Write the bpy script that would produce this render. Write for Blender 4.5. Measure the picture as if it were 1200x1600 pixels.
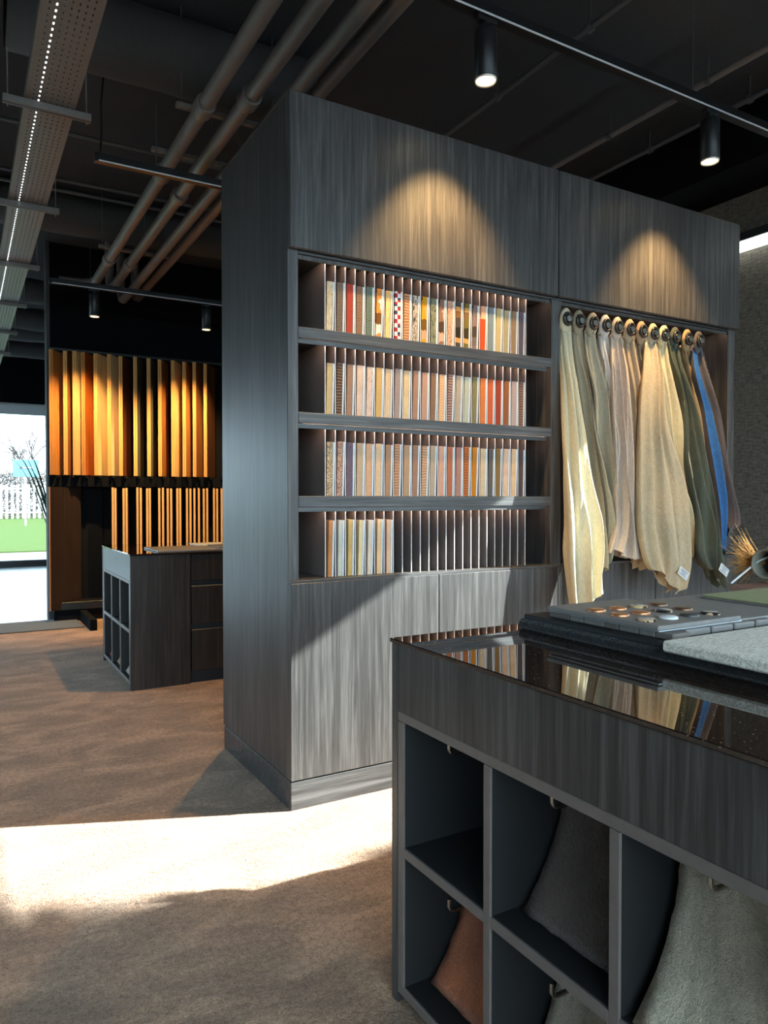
import bpy, math, random
from mathutils import Vector, Matrix
random.seed(7)
for o in list(bpy.data.objects): bpy.data.objects.remove(o, do_unlink=True)
SC = bpy.context.scene
COL = SC.collection
R = math.radians
def lin(c):
    return tuple(((v/255.0)/12.92 if v/255.0 <= .04045 else ((v/255.0+.055)/1.055)**2.4) for v in c)

# ------------------------------------------------------------------ camera
cd = bpy.data.cameras.new('camera'); cam = bpy.data.objects.new('camera', cd); COL.objects.link(cam)
cd.sensor_fit = 'HORIZONTAL'; cd.sensor_width = 36.0; cd.lens = 36.0*1141.4/1200.0
cd.clip_start = .02; cd.clip_end = 300
cam.location = (0, 0, 1.30)
YAW, PITCH = R(59.931), R(-1.064)
fwd = Vector((math.cos(YAW)*math.cos(PITCH), math.sin(YAW)*math.cos(PITCH), math.sin(PITCH)))
cam.rotation_euler = fwd.to_track_quat('-Z', 'Y').to_euler()
SC.camera = cam

# ------------------------------------------------------------------ world, sun, exposure
w = bpy.data.worlds.new('world'); SC.world = w; w.use_nodes = True
bg = w.node_tree.nodes['Background']
bg.inputs[0].default_value = (.73, .88, 1.0, 1); bg.inputs[1].default_value = 6.0
sd = bpy.data.lights.new('sun', 'SUN'); sd.energy = 36; sd.angle = R(.53); sd.color = (1.0, .97, .92)
sun = bpy.data.objects.new('sun', sd); COL.objects.link(sun)
SUN_DIR = Vector((-.924, .382, -.543)).normalized()      # the way the light travels
sun.rotation_euler = SUN_DIR.to_track_quat('-Z', 'Y').to_euler()
sun.location = (12, -4, 9)
vs = SC.view_settings
vs.view_transform = 'Standard'; vs.look = 'None'; vs.gamma = 1.0; vs.use_curve_mapping = False
vs.exposure = 0.45
WARM = (1.0, .64, .27)

# ------------------------------------------------------------------ helpers
WL = {}                                                   # world position of each object's origin
class MB:
    def __init__(s): s.v = []; s.f = []; s.sm = []
    def add(s, verts, faces, smooth=False):
        n = len(s.v); s.v += [tuple(p) for p in verts]
        for f in faces: s.f.append(tuple(i+n for i in f)); s.sm.append(smooth)
        return s
    def box(s, x0, x1, y0, y1, z0, z1):
        return s.add([(x0,y0,z0),(x1,y0,z0),(x1,y1,z0),(x0,y1,z0),(x0,y0,z1),(x1,y0,z1),(x1,y1,z1),(x0,y1,z1)],
              [(0,3,2,1),(4,5,6,7),(0,1,5,4),(1,2,6,5),(2,3,7,6),(3,0,4,7)])
    def bbox(s, x0, x1, y0, y1, z0, z1, b=.003):           # box with chamfered edges
        X, Y, Z = (x0, x1), (y0, y1), (z0, z1); vs_ = []; idx = {}
        for i in (0,1):
            for j in (0,1):
                for k in (0,1):
                    sx, sy, sz = (1 if i == 0 else -1), (1 if j == 0 else -1), (1 if k == 0 else -1)
                    for a in range(3):
                        p = [X[i]+sx*b, Y[j]+sy*b, Z[k]+sz*b]; p[a] = (X[i], Y[j], Z[k])[a]
                        idx[(i,j,k,a)] = len(vs_); vs_.append(tuple(p))
        F = []
        for i in (0,1): F.append([idx[(i,j,k,0)] for j,k in ((0,0),(1,0),(1,1),(0,1))])
        for j in (0,1): F.append([idx[(i,j,k,1)] for i,k in ((0,0),(1,0),(1,1),(0,1))])
        for k in (0,1): F.append([idx[(i,j,k,2)] for i,j in ((0,0),(1,0),(1,1),(0,1))])
        for j in (0,1):
            for k in (0,1): F.append([idx[(0,j,k,1)], idx[(1,j,k,1)], idx[(1,j,k,2)], idx[(0,j,k,2)]])
        for i in (0,1):
            for k in (0,1): F.append([idx[(i,0,k,0)], idx[(i,1,k,0)], idx[(i,1,k,2)], idx[(i,0,k,2)]])
        for i in (0,1):
            for j in (0,1): F.append([idx[(i,j,0,0)], idx[(i,j,1,0)], idx[(i,j,1,1)], idx[(i,j,0,1)]])
        for i in (0,1):
            for j in (0,1):
                for k in (0,1): F.append([idx[(i,j,k,0)], idx[(i,j,k,1)], idx[(i,j,k,2)]])
        c = Vector(((x0+x1)/2, (y0+y1)/2, (z0+z1)/2)); G = []
        for f in F:
            a, b_, d = Vector(vs_[f[0]]), Vector(vs_[f[1]]), Vector(vs_[f[2]])
            n = (b_-a).cross(d-a); m = sum((Vector(vs_[q]) for q in f), Vector())/len(f)
            G.append(tuple(f) if n.dot(m-c) > 0 else tuple(reversed(f)))
        return s.add(vs_, G)
    def obox(s, p, d, n, L, T, z0, z1):                    # upright board: starts at p, runs L along d, T thick along n
        d = Vector((d[0], d[1], 0)).normalized(); n = Vector((n[0], n[1], 0)).normalized()
        p = Vector((p[0], p[1], 0)); c = [p, p+d*L, p+d*L+n*T, p+n*T]
        vv = [(q.x, q.y, z0) for q in c]+[(q.x, q.y, z1) for q in c]
        f = [(0,3,2,1),(4,5,6,7),(0,1,5,4),(1,2,6,5),(2,3,7,6),(3,0,4,7)]
        if d.x*n.y-d.y*n.x < 0: f = [tuple(reversed(q)) for q in f]
        return s.add(vv, f)
    def tube(s, pts, r, n=12, caps=True):                  # r: number or list
        pts = [Vector(p) for p in pts]; m = len(pts); rr = r if isinstance(r, (list, tuple)) else [r]*m
        V = []; up = None
        for i, p in enumerate(pts):
            t = (pts[min(i+1, m-1)]-pts[max(i-1, 0)])
            if t.length < 1e-9: t = Vector((0,0,1))
            t.normalize()
            if up is None: up = Vector((0,0,1)) if abs(t.z) < .9 else Vector((1,0,0))
            a = t.cross(up); a.normalize(); b = a.cross(t); up = b
            for k in range(n):
                th = 2*math.pi*k/n; V.append(tuple(p+(a*math.cos(th)+b*math.sin(th))*rr[i]))
        F = [(i*n+k, (i+1)*n+k, (i+1)*n+(k+1) % n, i*n+(k+1) % n) for i in range(m-1) for k in range(n)]
        s.add(V, F, True)
        if caps:
            s.add(V[:n], [tuple(range(n))]); s.add(V[-n:], [tuple(reversed(range(n)))])
        return s
    def lathe(s, c, prof, n=24):                           # prof: (r, z) pairs round the vertical axis through c
        V = [(c[0]+r*math.cos(2*math.pi*k/n), c[1]+r*math.sin(2*math.pi*k/n), c[2]+z) for r, z in prof for k in range(n)]
        F = [(i*n+k, i*n+(k+1) % n, (i+1)*n+(k+1) % n, (i+1)*n+k) for i in range(len(prof)-1) for k in range(n)]
        return s.add(V, F, True)
    def torus(s, c, axis, Rr, r, n=24, m=8):
        ax = Vector(axis).normalized(); a = ax.orthogonal().normalized(); b = ax.cross(a); c = Vector(c); V = []
        for i in range(n):
            t = 2*math.pi*i/n; e = a*math.cos(t)+b*math.sin(t)
            for j in range(m):
                q = 2*math.pi*j/m; V.append(tuple(c+e*(Rr+r*math.cos(q))+ax*(r*math.sin(q))))
        return s.add(V, [(i*m+j, ((i+1) % n)*m+j, ((i+1) % n)*m+(j+1) % m, i*m+(j+1) % m) for i in range(n) for j in range(m)], True)
    def build(s, name, mat, parent=None, loc=(0,0,0)):
        base = Vector(WL[parent]) if parent is not None else Vector(loc)
        me = bpy.data.meshes.new(name); me.from_pydata([tuple(Vector(v)-base) for v in s.v], [], s.f)
        me.polygons.foreach_set('use_smooth', s.sm); me.materials.append(mat); me.update()
        o = bpy.data.objects.new(name, me); COL.objects.link(o)
        if parent is not None: o.parent = parent
        else: o.location = base
        WL[o] = tuple(base); return o
def tag(o, label=None, cat=None, group=None, kind=None):
    for k, v in (('label', label), ('category', cat), ('group', group), ('kind', kind)):
        if v: o[k] = v
    return o
def thing(name, label, cat, loc, group=None):
    o = bpy.data.objects.new(name, None); COL.objects.link(o); o.location = loc; o.empty_display_size = .1
    WL[o] = tuple(loc); return tag(o, label, cat, group)
def box(name, mat, parent, *a, **k): return MB().bbox(*a, **k).build(name, mat, parent)
def struct(o): o['kind'] = 'structure'; return o
def clone(src, parent, off):                               # a further piece with the same mesh, shifted
    o = src.copy(); COL.objects.link(o); o.parent = parent; o.location = Vector(src.location)+Vector(off)
    WL[o] = WL[src]; return o
ORD = ['first','second','third','fourth','fifth','sixth','seventh','eighth','ninth','tenth','eleventh','twelfth','thirteenth',
 'fourteenth','fifteenth','sixteenth','seventeenth','eighteenth','nineteenth','twentieth','twenty-first','twenty-second','twenty-third']

# ------------------------------------------------------------------ materials
def newmat(name):
    m = bpy.data.materials.new(name); m.use_nodes = True; nt = m.node_tree
    return m, nt, nt.nodes, nt.links, nt.nodes['Principled BSDF']
def coords(N, L, scale=(1,1,1), rot=(0,0,0), kind='Object'):
    tc = N.new('ShaderNodeTexCoord'); mp = N.new('ShaderNodeMapping')
    mp.inputs['Scale'].default_value = scale; mp.inputs['Rotation'].default_value = rot
    L.new(tc.outputs[kind], mp.inputs['Vector']); return mp.outputs['Vector']
def ramp(N, L, src, stops, interp='LINEAR'):
    r = N.new('ShaderNodeValToRGB'); r.color_ramp.interpolation = interp; el = r.color_ramp.elements
    while len(el) > 1: el.remove(el[-1])
    el[0].position = stops[0][0]; el[0].color = (*stops[0][1], 1)
    for p, c in stops[1:]:
        e = el.new(p); e.color = (*c, 1)
    L.new(src, r.inputs[0]); return r.outputs[0]
def noise(N, L, vec, scale, detail=3, rough=.5, dist=0):
    n = N.new('ShaderNodeTexNoise'); n.inputs['Scale'].default_value = scale; n.inputs['Detail'].default_value = detail
    n.inputs['Roughness'].default_value = rough; n.inputs['Distortion'].default_value = dist
    L.new(vec, n.inputs['Vector']); return n.outputs['Fac']
def bump(N, L, b, h, strength, dist):
    bn = N.new('ShaderNodeBump'); bn.inputs['Strength'].default_value = strength; bn.inputs['Distance'].default_value = dist
    L.new(h, bn.inputs['Height']); L.new(bn.outputs[0], b.inputs['Normal'])
def math2(N, L, op, a, b):
    m = N.new('ShaderNodeMath'); m.operation = op
    for i, q in enumerate((a, b)):
        if hasattr(q, 'links'): L.new(q, m.inputs[i])
        else: m.inputs[i].default_value = q
    return m.outputs[0]
def mixc(N, L, fac, a, b, mode='MIX'):
    m = N.new('ShaderNodeMix'); m.data_type = 'RGBA'; m.blend_type = mode
    if hasattr(fac, 'links'): L.new(fac, m.inputs[0])
    else: m.inputs[0].default_value = fac
    for i, q in ((6, a), (7, b)):
        if hasattr(q, 'links'): L.new(q, m.inputs[i])
        else: m.inputs[i].default_value = (*q, 1)
    return m.outputs[2]
def plain(name, col, rough=.5, metal=0.0, spec=.5):
    m, nt, N, L, b = newmat(name)
    v = coords(N, L); n = noise(N, L, v, 40, 2)
    L.new(ramp(N, L, n, [(.3, tuple(c*.93 for c in col)), (.7, tuple(min(1, c*1.05) for c in col))]), b.inputs['Base Color'])
    b.inputs['Roughness'].default_value = rough; b.inputs['Metallic'].default_value = metal
    b.inputs['Specular IOR Level'].default_value = spec; return m
def glow(name, col, s):
    m, nt, N, L, b = newmat(name); b.inputs['Base Color'].default_value = (*col, 1)
    b.inputs['Emission Color'].default_value = (*col, 1); b.inputs['Emission Strength'].default_value = s; return m
def darkwood(name, lo, mid, hi, rough=.42, grain=(1,1,.03)):
    m, nt, N, L, b = newmat(name)
    v = coords(N, L, grain)
    a = noise(N, L, v, 55, 5, .62, .5); f = noise(N, L, v, 190, 3, .65)
    f2 = noise(N, L, coords(N, L, tuple(.35+.65*g if g == 1 else g for g in grain)), 5, 2)
    s = math2(N, L, 'ADD', math2(N, L, 'MULTIPLY', a, .62), math2(N, L, 'MULTIPLY', f, .28))
    s = math2(N, L, 'ADD', s, math2(N, L, 'MULTIPLY', f2, .16))
    L.new(ramp(N, L, s, [(.42, lo), (.53, mid), (.64, hi)]), b.inputs['Base Color'])
    b.inputs['Roughness'].default_value = rough
    bump(N, L, b, f, .12, .002); return m
def lightwood(name, lo, hi, rough=.45):
    m, nt, N, L, b = newmat(name)
    v = coords(N, L, (1, 1, .05))
    a = noise(N, L, v, 30, 5, .6, .5)
    k = noise(N, L, coords(N, L, (1,1,.5)), 9, 2)
    c = ramp(N, L, a, [(.3, lo), (.65, hi)])
    c = mixc(N, L, ramp(N, L, k, [(.66, (0,0,0)), (.74, (.5,.5,.5))]), c, tuple(q*.35 for q in lo))
    L.new(c, b.inputs['Base Color']); b.inputs['Roughness'].default_value = rough; return m
def fabric(name, col, kind='weave', col2=None, scale=1.0):
    m, nt, N, L, b = newmat(name); v = coords(N, L)
    fine = noise(N, L, coords(N, L, (1,1,.35)), 420, 2)
    c2 = col2 or tuple(q*.62 for q in col)
    if kind == 'weave':
        c = ramp(N, L, noise(N, L, coords(N, L, (1,1,3)), 120*scale, 3, .7), [(.35, c2), (.65, col)])
        c = mixc(N, L, .45, c, col)
    elif kind == 'speckle':
        c = ramp(N, L, noise(N, L, v, 260*scale, 2, .8), [(.44, c2), (.56, col)])
    elif kind == 'ripple':
        wv = N.new('ShaderNodeTexWave'); wv.inputs['Scale'].default_value = 26*scale; wv.inputs['Distortion'].default_value = 3
        wv.bands_direction = 'Z'; wv.inputs['Detail'].default_value = 2
        L.new(coords(N, L, (1,1,1), (.35,.0,.0)), wv.inputs['Vector']); c = ramp(N, L, wv.outputs['Fac'], [(.25, c2), (.75, col)])
    elif kind == 'fan':
        wv = N.new('ShaderNodeTexWave'); wv.wave_type = 'RINGS'; wv.rings_direction = 'X'; wv.inputs['Scale'].default_value = 22*scale
        wv.inputs['Distortion'].default_value = 1.5
        mp = N.new('ShaderNodeVectorMath'); mp.operation = 'FRACTION'
        L.new(coords(N, L, (9,9,14)), mp.inputs[0]); sb = N.new('ShaderNodeVectorMath'); sb.operation = 'SCALE'
        L.new(mp.outputs[0], sb.inputs[0]); sb.inputs['Scale'].default_value = .16
        L.new(sb.outputs[0], wv.inputs['Vector']); c = ramp(N, L, wv.outputs['Fac'], [(.35, c2), (.6, col)])
    elif kind == 'print':
        vo = N.new('ShaderNodeTexVoronoi'); vo.inputs['Scale'].default_value = 15*scale
        dv = N.new('ShaderNodeVectorMath'); dv.operation = 'ADD'
        nn = N.new('ShaderNodeTexNoise'); nn.inputs['Scale'].default_value = 14; L.new(v, nn.inputs['Vector'])
        sc_ = N.new('ShaderNodeVectorMath'); sc_.operation = 'SCALE'; sc_.inputs['Scale'].default_value = .12
        L.new(nn.outputs['Color'], sc_.inputs[0]); L.new(sc_.outputs[0], dv.inputs[0]); L.new(v, dv.inputs[1])
        L.new(dv.outputs[0], vo.inputs['Vector'])
        sp = N.new('ShaderNodeSeparateColor'); L.new(vo.outputs['Color'], sp.inputs[0])
        ink = tuple(q*.25 for q in c2)
        c = ramp(N, L, sp.outputs[0], [(0, col), (.38, c2), (.62, col), (.8, ink)], 'CONSTANT')
    elif kind == 'streak':
        c = ramp(N, L, noise(N, L, coords(N, L, (1,1,.35), (.5,0,0)), 30*scale, 3, .6, 3), [(.42, c2), (.5, col), (.58, c2), (.64, col)])
    elif kind == 'check':
        ck = N.new('ShaderNodeTexChecker'); ck.inputs['Scale'].default_value = 52
        ck.inputs['Color1'].default_value = (*col, 1)
        L.new(coords(N, L, (1,1,1.0)), ck.inputs['Vector'])
        bd = ramp(N, L, noise(N, L, coords(N, L, (0,0,1)), 16, 0), [(.0, c2), (.46, lin((30,60,85))), (.55, c2)], 'CONSTANT')
        L.new(bd, ck.inputs['Color2']); c = ck.outputs['Color']
    elif kind == 'bands':
        sx = N.new('ShaderNodeSeparateXYZ'); L.new(v, sx.inputs[0])
        zz = math2(N, L, 'ADD', math2(N, L, 'MULTIPLY', sx.outputs['Z'], 4.5), math2(N, L, 'MULTIPLY', noise(N, L, v, 9, 1), .25))
        c = ramp(N, L, zz, [(.0, c2), (.22, col), (.34, tuple(q*.2 for q in c2)), (.58, c2), (.74, tuple(q*.3 for q in col)), (.88, col), (1.0, c2)], 'CONSTANT')
    elif kind == 'twotone':
        sx = N.new('ShaderNodeSeparateXYZ'); L.new(v, sx.inputs[0])
        c = ramp(N, L, sx.outputs['Z'], [(0, c2), (.155, col)], 'CONSTANT')
    elif kind == 'linen':
        c = ramp(N, L, math2(N, L, 'ADD', math2(N, L, 'MULTIPLY', noise(N, L, coords(N, L, (1,1,.12)), 260, 3, .6), .6), math2(N, L, 'MULTIPLY', noise(N, L, coords(N, L, (1,1,4)), 90, 2, .6), .4)), [(.38, c2), (.62, col)])
    else:
        c = ramp(N, L, noise(N, L, v, 12, 2), [(.35, c2), (.65, col)])
    c = mixc(N, L, .35, c, ramp(N, L, fine, [(.3, (.45,.45,.45)), (.7, (1,1,1))]), 'MULTIPLY')
    L.new(c, b.inputs['Base Color']); b.inputs['Roughness'].default_value = .9; b.inputs['Specular IOR Level'].default_value = .15
    b.inputs['Sheen Weight'].default_value = .15
    if kind == 'linen':
        wr_ = noise(N, L, coords(N, L, (1,1,.45), (.0,.35,.0)), 26, 4, .6, .8)
        bump(N, L, b, math2(N, L, 'ADD', math2(N, L, 'MULTIPLY', wr_, 1.0), math2(N, L, 'MULTIPLY', fine, .12)), .55, .012)
    else: bump(N, L, b, fine, .35, .001)
    return m
def carpet(name, lo, hi, fine=(220, 70), bstr=.8, big=True):
    m, nt, N, L, b = newmat(name); v = coords(N, L)
    pile = noise(N, L, v, fine[0], 2, .7); tuft = noise(N, L, v, fine[1], 3, .6)
    c = ramp(N, L, math2(N, L, 'ADD', math2(N, L, 'MULTIPLY', pile, .6), math2(N, L, 'MULTIPLY', tuft, .4)), [(.34, lo), (.66, hi)])
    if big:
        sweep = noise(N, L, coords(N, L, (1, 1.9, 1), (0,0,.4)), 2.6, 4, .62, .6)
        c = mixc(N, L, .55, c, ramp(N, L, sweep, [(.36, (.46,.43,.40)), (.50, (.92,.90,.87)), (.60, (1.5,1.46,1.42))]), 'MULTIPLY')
    L.new(c, b.inputs['Base Color']); b.inputs['Roughness'].default_value = .95; b.inputs['Specular IOR Level'].default_value = .1
    b.inputs['Sheen Weight'].default_value = .25; b.inputs['Sheen Roughness'].default_value = .4
    bump(N, L, b, math2(N, L, 'ADD', pile, math2(N, L, 'MULTIPLY', tuft, 1.3)), bstr, .006); return m

M = {}
M['wood'] = darkwood('smoked_wood_veneer', (.027,.024,.0225), (.049,.045,.0425), (.092,.085,.079))
M['woodh'] = darkwood('smoked_wood_veneer_lengthwise', (.026,.024,.023), (.052,.050,.049), (.10,.096,.092), grain=(.03,1,1))
M['walnut'] = darkwood('dark_walnut_veneer', (.009,.006,.005), (.020,.014,.011), (.042,.030,.024))
M['brownwood'] = darkwood('brown_wood_board', (.010,.005,.003), (.018,.009,.006), (.028,.015,.009))
M['lam'] = plain('black_laminate', lin((31,31,32)), .6)
M['edge'] = plain('grey_edge_band', lin((108,98,92)), .5)
M['inner'] = plain('black_board', (.010,.010,.012), .7)
M['black'] = plain('black_painted_metal', (.009,.009,.010), .38)
M['ceil'] = plain('dark_grey_ceiling_paint', (.055,.057,.062), .9, 0, .2)
M['wallblack'] = plain('black_wall_paint', (.007,.0075,.009), .9, 0, .06)
M['wall'] = plain('dark_grey_wall_paint', (.06,.062,.066), .8)
M['white'] = plain('white_board', (.55,.58,.59), .6)
M['divider'] = plain('taupe_painted_divider', (.150,.122,.110), .5)
M['divider_edge'] = plain('lit_divider_edge', (.62,.59,.57), .45)
M['pipe'] = plain('grey_beige_plastic_pipe', (.17,.15,.14), .45)
M['galv'] = plain('galvanised_steel', (.20,.185,.175), .5, .1)
M['conduit'] = plain('grey_conduit', (.085,.087,.09), .5)
M['duct'] = plain('grey_duct_wrap', (.046,.046,.047), .8)
M['steel'] = plain('brushed_steel', (.6,.58,.55), .25, 1.0)
M['ring'] = plain('gunmetal_ring', (.045,.043,.042), .3, .6)
M['strip'] = plain('pale_aluminium_strip', (.78,.80,.82), .3, .2)
M['led'] = glow('warm_led_strip', (1.0,.66,.45), 20.0)
M['bulb'] = glow('warm_lamp_face', (1.0,.80,.50), 40.0)
M['tube'] = glow('cold_tube_lamp', (.85,.95,1.0), 5.0)
M['cove'] = glow('cool_white_cove_light', (.86,.97,.95), 2.6)
M['reflector'] = plain('white_lamp_reflector', (.8,.76,.66), .25, .4)
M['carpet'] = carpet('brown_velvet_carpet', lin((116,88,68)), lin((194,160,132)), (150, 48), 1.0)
M['mat'] = carpet('grey_rack_shadow', lin((70,72,76)), lin((104,106,110)), big=False)  # colour of the painted rack shadow on the floor
def tilemat():
    m, nt, N, L, b = newmat('pale_glossy_floor'); v = coords(N, L)
    c = ramp(N, L, noise(N, L, coords(N, L, (.6,3,1)), 2.0, 4, .6), [(.3, lin((150,160,165))), (.7, lin((205,212,214)))])
    L.new(c, b.inputs['Base Color']); b.inputs['Roughness'].default_value = .22; return m
M['tile'] = tilemat()
def glasstop():
    m, nt, N, L, b = newmat('bronze_tinted_glass')
    v = coords(N, L); d = noise(N, L, v, 160, 1)
    L.new(ramp(N, L, d, [(.73, (.022,.012,.008)), (.78, (.16,.13,.11))]), b.inputs['Base Color'])
    L.new(ramp(N, L, d, [(.73, (.015,.015,.015)), (.78, (.5,.5,.5))]), b.inputs['Roughness'])
    b.inputs['IOR'].default_value = 1.95; b.inputs['Specular IOR Level'].default_value = .6; return m
M['glasstop'] = glasstop()
def pane():
    m, nt, N, L, b = newmat('clear_window_glass'); N.remove(b)
    t = N.new('ShaderNodeBsdfTransparent'); t.inputs[0].default_value = (.84,.90,.92,1)
    g = N.new('ShaderNodeBsdfGlossy'); g.inputs['Roughness'].default_value = .02
    f = N.new('ShaderNodeFresnel'); f.inputs[0].default_value = 1.3
    x = N.new('ShaderNodeMixShader'); L.new(f.outputs[0], x.inputs[0]); L.new(t.outputs[0], x.inputs[1]); L.new(g.outputs[0], x.inputs[2])
    L.new(x.outputs[0], N['Material Output'].inputs[0]); return m
M['pane'] = pane()
def wallpaper():
    m, nt, N, L, b = newmat('grasscloth_wallpaper'); v = coords(N, L, (1, .25, 1.6))
    a = noise(N, L, v, 60, 4, .7); c2 = noise(N, L, coords(N, L, (1,1,.2)), 90, 2)
    L.new(ramp(N, L, math2(N, L, 'ADD', math2(N, L, 'MULTIPLY', a, .7), math2(N, L, 'MULTIPLY', c2, .3)),
        [(.35, lin((70,64,57))), (.65, lin((128,118,104)))]), b.inputs['Base Color'])
    b.inputs['Roughness'].default_value = .9; bump(N, L, b, a, .6, .004); return m
M['wallpaper'] = wallpaper()
def terrazzo():
    m, nt, N, L, b = newmat('beige_speckled_stone'); vo = N.new('ShaderNodeTexVoronoi'); vo.inputs['Scale'].default_value = 260
    L.new(coords(N, L), vo.inputs['Vector']); sp = N.new('ShaderNodeSeparateColor'); L.new(vo.outputs['Color'], sp.inputs[0])
    L.new(ramp(N, L, sp.outputs[0], [(0, lin((205,192,175))), (.3, lin((230,220,204))), (.85, lin((244,238,226)))], 'CONSTANT'), b.inputs['Base Color'])
    b.inputs['Roughness'].default_value = .6; return m
M['terrazzo'] = terrazzo()
M['slate'] = plain('grey_slate', lin((126,120,116)), .5)
M['felt'] = carpet('black_felt', (.008,.008,.009), (.03,.03,.032), big=False)
M['grass'] = plain('lawn', (.045,.07,.018), .95, 0, .05)
M['asphalt'] = plain('pale_asphalt', (.10,.10,.10), .9)
M['signblue'] = plain('light_blue_sign_board', (.07,.17,.24), .5)
M['fence'] = plain('white_painted_metal', (.75,.77,.78), .5)
M['twig'] = plain('grey_brown_bark', (.12,.10,.09), .9)
M['leaf'] = plain('dark_green_leaf', (.02,.045,.02), .6)
M['hedge'] = plain('dark_needle_foliage', (.02,.04,.02), .9)
M['pampas'] = plain('golden_dry_grass', lin((196,140,66)), .8)
M['vase'] = plain('grey_green_stoneware', lin((128,122,106)), .55)
M['print'] = plain('grey_print', (.22,.22,.22), .8)

# ------------------------------------------------------------------ the room
CZ = 4.05; XR = 5.2; XL = -4.6; YB = -1.8; YD = 8.62; YF = 15.6
fl = MB()
nx, ny = 8, 10
fl.box(XL, XR, YB, 8.5, -.1, 0)
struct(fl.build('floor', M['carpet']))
struct(MB().box(XL, XR, 8.5, YF+.2, -.1, -.001).build('floor_entrance', M['tile']))
struct(MB().box(XL, XR, YB, YF+.3, CZ, CZ+.2).build('ceiling', M['ceil']))
# right wall: solid beyond y 1.74, tall window before it
JAMB, HEAD = 1.74, 3.066
wr = MB().box(XR, XR+.12, JAMB, YF, 0, CZ).box(XR, XR+.12, YB, JAMB, HEAD, CZ).box(XR, XR+.12, YB, JAMB, 0, .08)
struct(wr.build('wall_right', M['wallpaper']))
struct(MB().box(XL-.12, XL, YB, YF, 0, .3).box(XL-.12, XL, YB, YF, 3.0, CZ).box(XL-.12, XL, YB, 6.5, .3, 3.0).box(XL-.12, XL, 12.0, YF, .3, 3.0).build('wall_left', M['wall']))
wb = MB().box(XL, XR, YB-.12, YB, 0, .1).box(XL, XR, YB-.12, YB, 3.3, CZ)
struct(wb.build('wall_back', M['wall']))
# wall behind the wooden boards
struct(MB().box(.84, XR, YD, YD+.15, 0, CZ).build('wall_far', M['wallblack']))
struct(MB().box(.806, .84, YD-.02, YD+.17, 0, CZ).build('trim_1', M['wall']))
# street facade
wf = MB().box(XL, XR, YF, YF+.2, 3.12, CZ).box(3.0, XR, YF, YF+.2, 0, 3.12)
struct(wf.build('wall_entrance', M['wallblack']))
def window(n, axis, at, a0, a1, z0, z1, mull, mat):
    w_ = MB(); t = .05
    def bar(p, q, zz0, zz1):
        if axis == 'x': w_.box(at, at+.07, p, q, zz0, zz1)
        else: w_.box(p, q, at, at+.07, zz0, zz1)
    bar(a0, a1, z0, z0+t); bar(a0, a1, z1-t, z1)
    for m_ in mull: bar(m_-t/2, m_+t/2, z0+t, z1-t)
    fr = struct(w_.build('window_%d' % n, mat))
    es = [a0]+list(mull)+[a1]
    for i in range(len(es)-1):
        p, q = es[i]+.02, es[i+1]-.02; g = MB()
        if axis == 'x': g.box(at+.03, at+.038, p, q, z0+.03, z1-.03)
        else: g.box(p, q, at+.03, at+.038, z0+.03, z1-.03)
        g.build('pane', M['pane'], fr)
    return fr
window(1, 'x', XR+.03, YB, JAMB, .08, HEAD+.05, [-.7], M['black'])
window(2, 'y', YB-.1, XL, XR, .1, 3.35, [-3.0, -1.4, .2, 1.8, 3.4], M['black'])
window(4, 'x', XL-.1, 6.5, 12.0, .3, 3.0, [8,9.5,11], M['black'])
wn = window(3, 'y', YF+.02, XL, 3.0, .0, 3.12, [-3.2, -1.7, -.2, 1.9], M['fence'])
MB().box(XL, 3.0, YF-.03, YF+.02, 2.9, 3.08).build('blind_box', M['fence'], wn)
MB().box(XL, 3.0, YF-.10, YF-.04, 0, .12).build('sill', M['black'], wn)
tag(MB().bbox(-2.2, 1.06, 7.86, 8.48, .0, .012, b=.004).build('rack_shadow_sheet', M['mat']),
    'dark grey sheet standing in for the shadow beside the wooden board rack', 'mat')  # dark sheet laid on the carpet in place of the rack's shadow
# cool light strip and shadow gap on the right wall
cv = struct(MB().box(XR-.10, XR, JAMB+.2, 7.9, 3.24, 3.30).build('trim_2', M['black']))
MB().box(XR-.09, XR-.005, JAMB+.3, 7.8, 3.185, 3.238).build('light_strip', M['cove'], cv)
struct(MB().box(XR-.5, XR, JAMB+.1, 8.0, 3.62, CZ).build('trim_3', M['wallblack']))

# ------------------------------------------------------------------ tall display cabinet
X0, X1, YP, YS, YK, ZT = 1.174, 4.13, 2.795, 2.825, 3.70, 2.97
SH = [2.018, 1.662, 1.310]; LEDGE = .955; OT = 2.32
cab = thing('display_cabinet', 'tall dark wood display cabinet with swatch shelves and hanging fabric bay', 'cabinet', ((X0+X1)/2, 3.2, 0))
box('side_panel', M['wood'], cab, X0, 1.223, YS, YK, .122, ZT-.004, b=.002)
box('side_panel', M['wood'], cab, 4.066, X1, YS, YK, .122, ZT-.004, b=.002)
box('upright', M['wood'], cab, 2.628, 2.697, YS, YK-.02, LEDGE, OT, b=.002)
box('top_panel', M['wood'], cab, 1.223, 4.066, YS, YK, 2.90, ZT-.006)
box('back_panel', M['walnut'], cab, 1.223, 4.066, 3.26, 3.29, LEDGE, 2.9)
for i, (a, b_) in enumerate(((X0, 2.6462), (2.6538, X1))):
    box('upper_panel', M['wood'], cab, a, b_, YP, YS-.001, 2.332, ZT, b=.004)
seam = [X0, 1.913, 2.652, 3.391, X1]
for i in range(4):
    box('door', M['wood'], cab, seam[i]+(.0 if i == 0 else .0018), seam[i+1]-(.0 if i == 3 else .0018), YP, YS-.001, .124, LEDGE-.008, b=.002)
box('plinth', M['woodh'], cab, X0+.001, X1-.001, YP+.004, YK-.01, 0, .117, b=.002)
box('body', M['lam'], cab, X0+.06, X1-.06, YS+.002, 3.28, .118, LEDGE-.022)
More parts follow.
